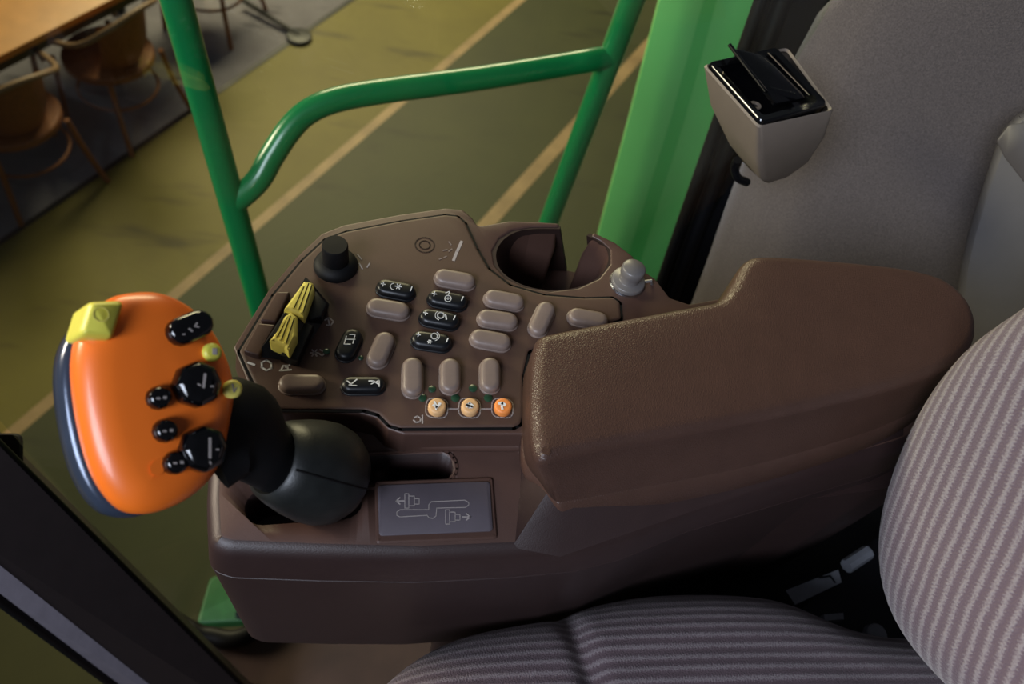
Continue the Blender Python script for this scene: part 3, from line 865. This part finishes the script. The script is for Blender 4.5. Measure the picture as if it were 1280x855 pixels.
# ================================================================== LEVER
def lever():
    pivot = W(400, 612, zS - .01)
    t = thing('control_lever', pivot, 'orange hand lever with black thumb buttons on a black stalk, left of the console', 'control lever')
    gc = D(198, 500, .355)
    n = (CAM - gc).normalized() * 1.0 + RIGHT * .42 - DOWN * .12; n.normalize()
    v = (-DOWN - n * (-DOWN).dot(n)).normalized(); u = v.cross(n)
    def Q(x, y, h=0):
        p = PL(x, y, gc + n * h, n); d = p - gc; return Vector((d.dot(u), d.dot(v)))
    px = [(148, 366), (175, 360), (205, 360), (235, 371), (262, 392), (282, 420), (296, 452), (303, 484), (301, 508), (296, 535), (290, 566), (278, 592), (260, 612), (236, 629), (208, 640), (182, 643), (160, 636), (138, 612),
          (122, 580), (111, 540), (103, 495), (100, 450), (106, 415), (124, 385)]
    P = smooth_closed([Q(*p) for p in px], 3)
    fr = (gc, u, v, n)
    mb = MB()
    H = .0
    prof = []
    for i in range(10):
        a = PI / 2 * i / 9; prof.append((.017 * (1 - math.cos(a)) , H - .012 + .012 * math.sin(a)))
    prof = [(.001, -.030), (0, -.024)] + prof + [(.024, .0008)]
    rings(mb, P, prof, 'orange', fr, soft=.003)
    grip = mb.build('grip', t, 60)
    mb = MB()
    P2 = [p + Vector((-.0048, -.0022)) for p in P]
    rings(mb, P2, [(.020, -.050), (.010, -.047), (.004, -.041), (.0012, -.034), (.0008, -.022), (.003, -.018), (.006, -.0175)], 'shell_dark', fr, soft=.004)
    mb.build('rear_shell', t, 60)
    def knob(pts, r, h, name, matn, nm, glyph=None, k=5, lab=None, h0=-.002):
        mb = MB()
        if len(pts) == 1: c = Q(*pts[0], h * .6); P = circle2(c, r, k)
        else: a, b = Q(*pts[0], h * .6), Q(*pts[1], h * .6); P = capsule2(a, b, r, 7)
        P = fillet(P, r * .25, 2) if k < 12 and len(pts) == 1 else P
        rings(mb, P, [(0, h0)] + [(0, h * .5), (.0007, h * .8), (r * .3, h), (r * .45, h * 1.02)], matn, fr)
        for gp, w_ in (glyph or []):
            ribbon(mb, [gc + u * q.x + v * q.y + n * (h * 1.02 + .0004) for q in [Q(x, y, h) for x, y in gp]], w_, 'grey_print', up=n)
        o = mb.build(nm, grip, 50)
        if lab: o['label'] = lab
    knob([(228, 414), (250, 404)], .0068, .007, 'x', 'black_gloss', 'thumb_switch', [([(236, 411), (240, 414)], .0008), ([(246, 404), (243, 408), (248, 409)], .0007), ([(228, 418), (231, 418)], .0006)], 16)
    knob([(248, 480)], .0112, .010, 'x', 'black_gloss', 'hat_switch', [([(256, 468), (254, 484)], .0012), ([(247, 480), (250, 482)], .0007), ([(263, 483), (266, 483)], .0007)], 8)
    knob([(256, 561)], .0112, .010, 'x', 'black_gloss', 'hat_switch', [([(262, 548), (262, 572)], .0012), ([(273, 562), (270, 562)], .0007), ([(262, 577), (263, 580)], .0007)], 8)
    for x, y in ((200, 497), (208, 538), (221, 578)):
        knob([(x, y)], .0056, .0065, 'x', 'black_gloss', 'round_button', [([(x - 4, y + 1), (x - 1, y + 1)], .0009), ([(x + 5, y), (x + 7, y)], .0013)], 12)
    knob([(266, 440)], .0046, .0028, 'x', 'yellow_key', 'round_button', [([(268, 437), (268, 442)], .0022)], 16, 'small yellow button')
    knob([(292, 486)], .0046, .0022, 'x', 'yellow', 'round_button', [([(290, 480), (292, 490), (295, 485)], .0006)], 16, 'small pale yellow button')
    # ledge on the right carrying the pale button
    # yellow key on the upper left corner
    mb = MB()
    K_ = [Q(x, y, .004) for x, y in ((112, 376), (158, 374), (142, 424), (98, 420))]
    rings(mb, fillet(K_, .003, 4), [(-.0, -.022), (-.0, -.001), (.0004, .0025), (.0014, .0042), (.0022, .005)], 'yellow_key', fr)
    cc = Q(126, 393, .005)
    ribbon(mb, [gc + u * p.x + v * p.y + n * .0053 for p in circle2(cc, .0032, 14)], .0005, 'yellow', up=n, closed=True)
    mb.build('thumb_key', grip, 50, label='yellow corner key')
    # black neck from grip down to the boot, a broad flat web narrowing to a stem
    back = n * -.028
    e = D(362, 604, .445)
    mb = MB()
    def ell(c, ax, a1, r1, a2, r2, k=20): return [c + a1 * (r1 * math.cos(2 * PI * i / k)) + a2 * (r2 * math.sin(2 * PI * i / k)) for i in range(k)]
    s0 = gc + u * .026 + v * -.022 - n * .020; s1 = D(296, 532, .398); s2 = D(322, 558, .414); s3 = D(346, 580, .430); s4 = D(372, 596, .447)
    C_ = [s0, s1, s2, s3, s4]; rad = [(.026, .009), (.0255, .012), (.0205, .0145), (.0168, .016), (.0164, .0164)]
    R_ = []
    rad = [(p.x, p.y) for p in path([Vector((a_, b_, 0)) for a_, b_ in rad], 5)]; C_ = path(C_, 5); nl = len(C_) - 1
    for i, c in enumerate(C_):
        ax = (C_[min(i + 1, nl)] - C_[max(i - 1, 0)]).normalized()
        b = n.cross(ax).normalized(); q = ax.cross(b).normalized()
        R_.append(ell(c, ax, b, rad[i][0], q, rad[i][1]))
    loftpx(mb, R_, 'black_matte'); mb.build('neck', t, 60)
    # rubber boot round the stem
    mb = MB()
    b0 = D(352, 578, .430); b1 = W(420, 596, zS + .008); ax = (b1 - b0).normalized(); Lh = (b1 - b0).length
    prof = [(.0168, -.004), (.019, -.007), (.0215, -.006), (.0250, .002), (.0280, .012), (.0300, .022), (.0305, .030), (.0290, .038), (.025, .045), (.017, .050), (.004, .052)]
    # squash the dome so that it reaches down into the gate
    lathe(mb, b0, ax, prof, 'rubber', 40)
    lathe(mb, b0 + ax * .022, (-UP * 1 + ax * .2), [(.029, 0), (.028, .010), (.022, .022), (.012, .034)], 'rubber', 32)
    # stitched seam and a collar ring on the boot
    u_, v_b, n_b = basis(ax)
    for an in (2.2,):
        sp_ = [b0 + n_b * h_ + (u_ * math.cos(an) + v_b * math.sin(an)) * (r_ + .0002) for r_, h_ in prof[2:-1]]
        tube(mb, path(sp_, 3), .0006, 'black_matte', 6)
    lathe(mb, b0 - ax * .004, ax, [(.0160, 0), (.0180, 0), (.0187, .002), (.0180, .004), (.0160, .004)], 'black_matte', 32)
    mb.build('boot', t, 50)
lever()

# ================================================================== ASHTRAY
def ashtray():
    d = .62
    base = D(965, 228, d + .07)
    t = thing('ashtray', base, 'beige ashtray with open glossy black lid on the grey carpeted wall', 'ashtray')
    A = [D(878, 82, d + .01), D(984, 60, d + .045), D(1043, 140, d + .0), D(948, 161, d - .03)]
    c = sum(A, Vector()) / 4
    n = (A[1] - A[0]).cross(A[3] - A[0]).normalized()
    if n.dot(CAM - c) < 0: n = -n
    B1 = [D(885, 128, d + .03), D(990, 100, d + .09), D(1033, 172, d + .03), D(948, 200, d + .0)]
    B2 = [D(908, 176, d + .055), D(1000, 150, d + .10), D(1012, 203, d + .06), D(952, 226, d + .03)]
    B3 = [D(930, 205, d + .07), D(990, 190, d + .10), D(988, 220, d + .075), D(958, 230, d + .05)]
    def rnd(L, r=.007):
        u = (L[1] - L[0]).normalized(); nn = (L[1] - L[0]).cross(L[3] - L[0]).normalized(); v = nn.cross(u); o = L[0]
        out = []; N_ = 4
        for i in range(4):
            a, b, c_ = L[i - 1], L[i], L[(i + 1) % 4]; p = b + (a - b).normalized() * r; q = b + (c_ - b).normalized() * r
            for j in range(6): s = j / 5; out.append(p * (1 - s) ** 2 + b * 2 * s * (1 - s) + q * s * s)
        return out
    mb = MB()
    ctr = c
    def sc(L, k, h): return [ctr + (p - ctr) * k + n * h for p in L]
    loftpx(mb, [rnd(B3), rnd(B2), rnd(B1), rnd(A, .005), rnd(sc(A, .97, .0015), .005), rnd(sc(A, .93, .0), .005)], 'beige_plastic', cap=(True, False))
    mb.build('body', t, 50)
    mb = MB()
    A_ = A; A = [A[0], D(968, 62, d + .038), D(1036, 136, d + .0), A[3]]
    loftpx(mb, [rnd(sc(A, .955, -.004), .005), rnd(sc(A, .955, .0025), .005), rnd(sc(A, .93, .0045), .005), rnd(sc(A, .78, .0035), .004), rnd(sc(A, .76, -.018), .004)], 'black_gloss', cap=(True, False))
    mb.add(rnd(sc(A, .77, -.016), .004), [list(range(24))], 'black_matte')
    mb.build('rim', t, 40)
    # metal snuffer clip inside
    mb = MB()
    e1_, e2_ = (A[1] - A[0]), (A[3] - A[0])
    def U(a, b, h): return A[0] + e1_ * a + e2_ * b + n * h
    box8(mb, [U(.12, .16, -.016), U(.40, .16, -.016), U(.40, .86, -.016), U(.12, .86, -.016), U(.12, .18, -.003), U(.38, .18, -.006), U(.38, .84, -.006), U(.12, .84, -.003)], 'connector_grey')
    lathe(mb, U(.24, .66, -.006), n, [(.005, 0), (.005, .003), (.0025, .003), (.0025, .001)], 'beige_plastic', 16)
    mb.build('snuffer_clip', t, 30)
    # lid: a flap hinged along the middle, standing part open
    mb = MB()
    L0, L1, L2, L3 = U(.34, .03, .012), U(.76, .07, .003), U(.77, .80, .003), U(.34, .80, .005)
    top_ = [L0, L1, L2, L3]; cc_ = sum(top_, Vector()) / 4
    loftpx(mb, [rnd([p - n * .003 for p in top_], .003), rnd(top_, .003), rnd([(p - cc_) * .92 + cc_ + n * .0012 for p in top_], .003)], 'black_gloss')
    tube(mb, [U(.31, -.03, .013), U(.30, .30, .011), U(.31, .66, .008)], .0016, 'black_gloss', 8)
    ribbon(mb, [U(.80, .10, .0052), U(.80, .80, .0052)], .0010, 'beige_plastic', up=n)
    tube(mb, [U(.40, .62, .005), U(.62, .78, .005)], .0035, 'black_gloss', 10)
    mb.build('lid', t, 40)
    mb = MB()
    tube(mb, path([D(922, 200, .70), D(918, 208, .71), D(922, 222, .72), D(934, 228, .73)], 5), .004, 'seal_black', 8)
    mb.build('hinge_loop', t)
ashtray()

# grey plastic cover at the right edge
mb = MB()
outl = [(1300, 128), (1270, 140), (1250, 160), (1240, 185), (1222, 240), (1206, 290), (1196, 335), (1190, 400), (1200, 470), (1340, 470), (1340, 128)]
p0 = D(1240, 250, .66); pn = (CAM - D(1240, 250, .66)).normalized() - RIGHT * .35; pn.normalize()
v_ = (-DOWN - pn * (-DOWN).dot(pn)).normalized(); u_ = v_.cross(pn)
def Qc(x, y): d = PL(x, y, p0, pn) - p0; return Vector((d.dot(u_), d.dot(v_)))
rings(mb, fillet([Qc(*p) for p in outl], .006, 4), [(-.004, -.09), (-.002, -.02), (.001, -.006), (.004, -.001), (.009, 0)], 'grey_plastic', (p0, u_, v_, pn))
rings(mb, fillet([Qc(*p) for p in ((1246, 176), (1262, 156), (1310, 150), (1310, 260), (1284, 232), (1256, 196))], .004, 4), [(0, -.004), (0, .0015), (.001, .002)], 'grey_plastic_dark', (p0, u_, v_, pn))
mb.build('trim_cover', None, 50, label='grey moulded plastic cover on the carpeted wall at the right edge', category='cover')

# ================================================================== SEAT
seat = thing('driver_seat', W(900, 900, 2.30), 'driver seat in mauve and grey ribbed cloth at the lower right', 'seat')
striped('seat_cloth', (.05, -1.0, .35), (1, .03, 0), .0082, (84, 68, 72), (128, 117, 118), (94, 78, 83))
zC = 3.03
cush_px = [(455, 900), (478, 858), (520, 822), (575, 795), (640, 780), (700, 770), (735, 757), (790, 745), (850, 740), (925, 741), (975, 748), (1015, 763), (1050, 780), (1110, 794), (1180, 800), (1250, 860), (1300, 960), (1200, 1250), (800, 1300), (480, 1150)]
P = smooth_closed(pxy(cush_px, zC - .03), 4)
mb = MB(); prof = [(.03, zC - .13), (.008, zC - .12), (0, zC - .10), (0, zC - .06)]
rr = .045
for i in range(1, 10):
    a = PI / 2 * i / 9; prof.append((rr * (1 - math.cos(a)), zC - rr + rr * math.sin(a)))
prof += [(.06, zC + .003)]
rings(mb, P, prof, 'seat_cloth', soft=.010)
# crease across the cushion: pull the surface in near a line
ca, cb = W(712, 766, zC - .01), W(748, 870, zC)
cdn = (cb - ca).normalized(); cn = cdn.cross(UP).normalized()
mb.build('seat_cushion', seat, 80)
cu = bpy.data.objects['seat_cushion']
bm = bmesh.new(); bm.from_mesh(cu.data)
bmesh.ops.triangulate(bm, faces=[f for f in bm.faces if len(f.verts) > 4])
bmesh.ops.subdivide_edges(bm, edges=bm.edges[:], cuts=2, use_grid_fill=True)
wl = wloc(cu)
for v in bm.verts:
    p = v.co + wl; s = (p - ca).dot(cn); 
    if p.z > zC - .06: 
        k = math.exp(-(s / .009) ** 2)
        v.co.z -= .010 * k
for f in bm.faces: f.smooth = True
bm.to_mesh(cu.data); bm.free()
# backrest
b0 = D(1140, 650, .47)
bn = (Vector((-.93, -.05, .36))).normalized()
bu = UP - bn * UP.dot(bn); bu.normalize(); bv = bu.cross(bn)
def sdir(x0, y0, x1, y1):
    a, b = PL(x0, y0, b0, bn), PL(x1, y1, b0, bn); return (b - a).normalized()
sd = sdir(1150, 720, 1225, 550); sn = sd.cross(bn).normalized()
striped('seat_back_cloth', tuple(sn), tuple(sd), .0076, (94, 80, 90), (134, 127, 132), (100, 87, 97))
def Qb(x, y): d = PL(x, y, b0 - bn * .03, bn) - b0; return Vector((d.dot(bv), d.dot(bu)))
bk_px = [(1340, 350), (1290, 385), (1232, 422), (1190, 466), (1154, 520), (1128, 578), (1110, 635), (1104, 690), (1110, 740), (1130, 790), (1165, 835), (1210, 880), (1290, 940), (1400, 950), (1470, 860), (1490, 640), (1460, 420), (1410, 340)]
P = smooth_closed([Qb(*p) for p in bk_px], 4)
mb = MB(); prof = [(.03, -.12), (.008, -.11), (0, -.09), (0, -.05)]
for i in range(1, 10):
    a = PI / 2 * i / 9; prof.append((.035 * (1 - math.cos(a)), -.035 + .035 * math.sin(a)))
prof += [(.05, .003)]
rings(mb, P, prof, 'seat_back_cloth', (b0, bv, bu, bn), soft=.010)
mb.build('backrest', seat, 80)
# seat frame, pedestal and buckle pieces seen in the gap, with an added dark filler
mb = MB()
sc_ = W(900, 960, 2.9)
rings(mb, fillet([Vector((sc_.x + a, sc_.y + b)) for a, b in ((-.2, -.25), (.2, -.25), (.2, .03), (-.2, .03))], .03, 4), [(0, zF), (0, 2.75), (-.02, 2.80), (-.02, 2.91)], 'black_matte')
mb.build('pedestal', seat)
mb = MB()
box8(mb, [W(x, y, 2.60) for x, y in ((690, 800), (1180, 900), (1230, 600), (700, 660))] + [W(x, y, 2.80) for x, y in ((690, 800), (1180, 900), (1230, 560), (700, 660))], 'seal_black')  # dark block added to keep the gap between seat and console in shade
box8(mb, [W(x, y, 2.86) for x, y in ((985, 790), (1180, 830), (1180, 650), (1080, 690))] + [W(x, y, 2.90) for x, y in ((985, 780), (1180, 830), (1180, 640), (1080, 680))], 'seal_black')
mb.build('side_bracket_dark_fill', seat, 20)
mb = MB()
za_ = 2.92
box8(mb, [W(x, y, za_ - .02) for x, y in ((982, 738), (994, 756), (1052, 728), (1048, 712))] + [W(x, y, za_) for x, y in ((982, 738), (994, 756), (1052, 728), (1048, 712))], 'connector_grey')
ribbon(mb, [W(1024, 722, za_ + .001), W(1038, 720, za_ + .001), W(1044, 728, za_ + .001)], .002, 'black_matte')
rings(mb, pxy(((1030, 768), (1054, 766), (1055, 774), (1031, 776)), za_), [(0, za_ - .01), (0, za_)], 'connector_grey')
tube(mb, [W(1058, 708, za_), W(1085, 690, za_)], .007, 'connector_grey', 8)
rings(mb, circle2(W(1098, 792, za_), .010, 16), rprof(za_ - .01, za_, .003), 'connector_grey')
mb.build('seat_connector', seat, 20)
